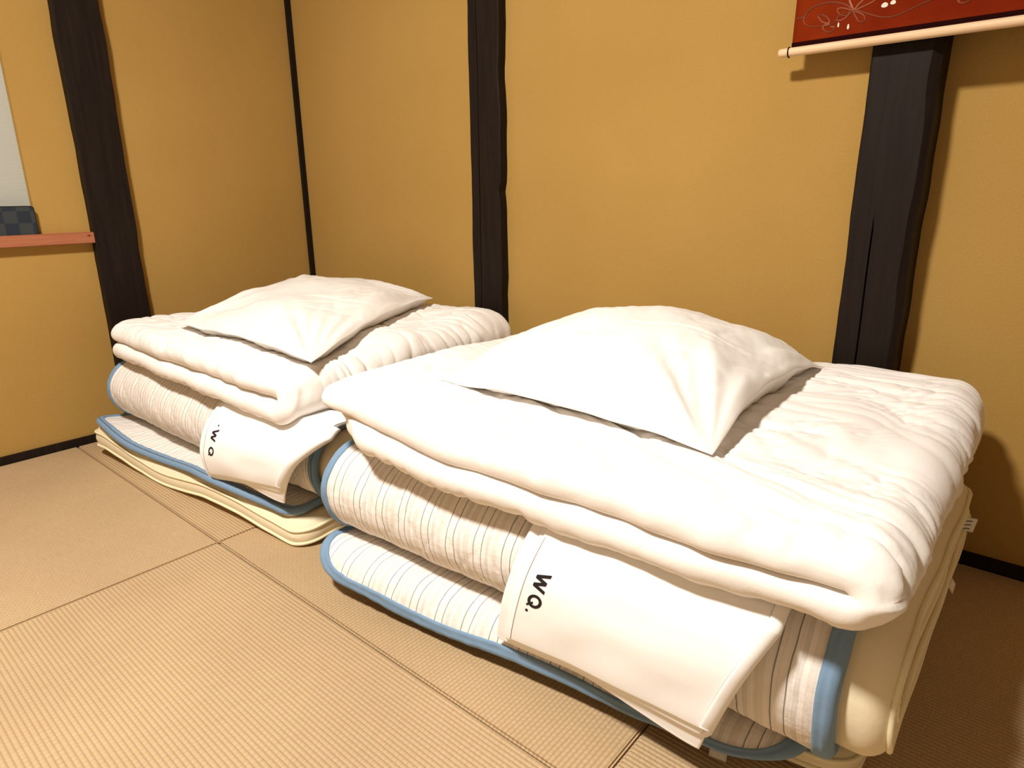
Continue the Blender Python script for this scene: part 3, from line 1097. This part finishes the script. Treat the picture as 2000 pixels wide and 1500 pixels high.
def strokes(kind):
    """letter outlines as quads/polys in a unit em: x right, y up"""
    if kind == 'W':
        pts = [(-.50, .36), (-.24, -.36), (0, .30), (.24, -.36), (.50, .36)]
        w = .20
        polys = []
        for (x0, y0), (x1, y1) in zip(pts[:-1], pts[1:]):
            polys.append([(x0 - w / 2, y0), (x0 + w / 2, y0), (x1 + w / 2, y1), (x1 - w / 2, y1)])
        return polys
    if kind == 'Q':
        polys = []
        n = 28
        for i in range(n):
            q0, q1 = 2 * math.pi * i / n, 2 * math.pi * (i + 1) / n
            ro, ri = .40, .235
            polys.append([(ro * math.cos(q0), ro * math.sin(q0)), (ro * math.cos(q1), ro * math.sin(q1)), (ri * math.cos(q1), ri * math.sin(q1)), (ri * math.cos(q0), ri * math.sin(q0))])
        polys.append([(.04, -.10), (.14, -.04), (.40, -.36), (.30, -.42)])
        return polys
    n = 16
    return [[(.08 * math.cos(2 * math.pi * i / n), .08 * math.sin(2 * math.pi * i / n)) for i in range(n)]]


def cover(side):
    if side == 'right':
        w, h = 0.335, 0.225
        tl, tr = np.array((1.700, -0.768, .257)), np.array((2.014, -0.768, .256))
        bl, br = np.array((1.657, -0.795, .078)), np.array((1.955, -0.790, .098))
        tuck = 0.10
    else:
        w, h = 0.33, 0.17
        tl, tr = np.array((0.770, -0.778, .245)), np.array((1.150, -0.750, .268))
        bl, br = np.array((0.768, -0.815, .098)), np.array((1.030, -0.795, .140))
        tuck = 0.09
    root = empty('folded_cover', tuple(((bl + br) / 2).tolist()),
                 label=('white folded cover with black letters WQ draped over the right mattress fold' if side == 'right'
                        else 'white folded cover with a small black dot above letters WQ, tucked in the left stack'),
                 category='cover', group='folded white covers')

    def surf(p, q, n=0.0, grow=0.0):
        """p across 0..1, q down 0..1 (negative q goes back under the duvet)"""
        p = np.asarray(p, float); q = np.asarray(q, float)
        qq = np.clip(q, 0, None)[..., None]; pp = p[..., None]
        P = (tl * (1 - pp) + tr * pp) * (1 - qq) + (bl * (1 - pp) + br * pp) * qq
        # belly over the rounded mattress fold
        bulge = (0.014 if side == 'right' else 0.024) * np.sin(np.pi * np.clip(q, 0, 1)) ** 0.8
        P[..., 1] -= bulge
        P[..., 2] += 0.010 * np.sin(np.pi * np.clip(q, 0, 1))
        # tucked part
        back = np.clip(-q, 0, None) * h
        P[..., 1] += back
        P[..., 2] += 0.018 * np.sin(np.clip(back / 0.03, 0, 1) * np.pi / 2) * (q < 0)
        P[..., 1] += 0.0025 * pn(p * 3, q * 3, 90 + len(side))
        e = n + 0.0
        P[..., 1] -= e * 0.8; P[..., 2] += e * 0.6
        return P

    class SW:
        def __init__(s, th_off=0.0, dx=0.0, fan=0.0):
            s.o, s.dx, s.fan = th_off, dx, fan
        def pos(s, q, p, n):
            P = surf(p + 0 * q, q, n + s.o)
            P[..., 0] += s.dx
            # the stack of plies swells towards the folded right end
            k = sstep(0.4, 1.0, p) * sstep(0.5, 1.0, q)
            P[..., 2] -= s.fan * k
            P[..., 1] += s.fan * 0.15 * k
            return P
    ply = 0.0030
    q0 = -tuck / h
    # plies from the innermost outwards
    specs = [(-3.4 * ply, 1.00, 0.032, 0.030), (-1.6 * ply, 0.985, 0.012, 0.020), (0.0, 0.965, 0.004, 0.0)]
    for i, (off, q1, fan, ex) in enumerate(specs):
        sw = SW(off, 0.0, fan)
        p0 = 0.0 - (ex if i < 2 else 0)
        p0 = [-0.10, -0.03, 0.0][i]
        p1 = [0.995, 1.0, 1.0][i]
        v, f, uv = slab(sw, q0, q1 + (0.02 if i == 0 else 0), p0, p1, ply * 0.8, 0.012, 60, 60, R=0.0, pw=0.5)
        mesh_ob('cloth_ply', v, f, SHEET_M, root)
    # rounded right-hand fold that wraps the plies
    q = np.linspace(-0.12, 0.965, 60); t_ = np.linspace(-math.pi / 2, math.pi / 2, 13)
    QQ, TT = np.meshgrid(q, t_, indexing='ij')
    th_ = 3.4 * ply
    Pm = SW(-2.0 * ply).pos(QQ, np.ones_like(QQ) * 0.998, th_ * np.sin(TT))
    kk = sstep(0.5, 1.0, QQ) * sstep(0, -math.pi / 2, TT) * 0.016
    Pm[..., 0] += 1.3 * th_ * np.cos(TT)
    Pm[..., 2] -= kk
    patch(Pm, 0.0016, 'folded_edge', SHEET_M, root)
    # stitched hem line
    hem_m = Mat('grey_stitch_thread', srgb(176, 166, 156), 0.8).m  # one even warm grey for the sewing thread
    q = np.linspace(0.0, 0.955, 50)
    P3 = SW(0.0).pos(q, 0 * q + 0.018, ply * 0.8 + 0.0004)
    v, f = tube(P3, 0.0005, k=5)
    mesh_ob('stitching', v, f, hem_m, root)

    # printed letters
    em = 0.034 if side == 'right' else 0.030
    lay = ([('W', 0.105, 0.375), ('Q', 0.105, 0.555), ('.', 0.075, 0.655)] if side == 'right'
           else [('.', 0.115, 0.185), ('W', 0.120, 0.345), ('Q', 0.120, 0.60)])
    V, Fc = [], []
    for ch, pc, qc in lay:
        for poly in strokes(ch):
            # letter rotated a quarter turn: reading direction runs down the cloth
            pr_ = np.array([[pc + y * em / w, qc + x * em / h] for x, y in poly])
            P3 = SW(0.0).pos(pr_[:, 1], pr_[:, 0], ply * 0.8 + 0.0007)
            o = len(V); V += P3.tolist(); Fc.append([o + i for i in range(len(poly))])
    mesh_ob('printed_letters', V, Fc, INK, root, smooth=False, label='black printed letters WQ and a dot')


cover('right'); cover('left')

# -------------------------------------------------------------------- tags


def strip(name, pts, width_vec, mat, parent, th=0.0008, **props):
    C_ = smooth_curve(pts, 16)
    wv = np.array(width_vec, float)
    G_ = np.stack([C_ + wv * k for k in np.linspace(-.5, .5, 5)], 1)
    return patch(G_, th, name, mat, parent, **props)


mats = [o for o in bpy.data.objects if o.name.startswith('folded_mattress')]
rm_ = [o for o in mats if o.location.x > 1.2][0]
tg = strip('care_tag', [(2.125, -0.165, .165), (2.140, -0.158, .170), (2.152, -0.150, .168)], (0.004, 0.0, 0.026), TAG_M, rm_, label='small white tag')
tg2 = strip('care_tag', [(2.118, -0.270, .125), (2.134, -0.266, .118), (2.146, -0.262, .100)], (0.0, 0.028, 0.004), TAG_M, rm_, label='small white tag')
tg3 = strip('care_tag', [(1.950, -0.700, .020), (1.955, -0.716, .014), (1.958, -0.728, .004)], (0.022, 0.004, 0.0), TAG_M, rm_, label='small white tag')


def tag_print(tag_pts, wv, n_, parent):
    """faint rows of print on a tag"""
    C_ = smooth_curve(tag_pts, 16)
    wv = np.array(wv, float)
    for k in np.linspace(-.28, .28, n_):
        row = C_[4:12] + wv * k
        nrm = np.cross(C_[-1] - C_[0], wv); nrm /= np.linalg.norm(nrm)
        if nrm @ (np.array([2.1996, -1.4184, .72]) - C_[8]) < 0:
            nrm = -nrm
        G_ = np.stack([row + nrm * .0009 + wv * q for q in (-.04, .04)], 1)
        patch(G_, 0.0002, 'print_row', GREY_INK, parent)


tag_print([(2.118, -0.270, .125), (2.134, -0.266, .118), (2.146, -0.262, .100)], (0.0, 0.028, 0.004), 4, tg2)
tag_print([(2.125, -0.165, .165), (2.140, -0.158, .170), (2.152, -0.150, .168)], (0.004, 0.0, 0.026), 3, tg)
tag_print([(1.950, -0.700, .020), (1.955, -0.716, .014), (1.958, -0.728, .004)], (0.022, 0.004, 0.0), 3, tg3)
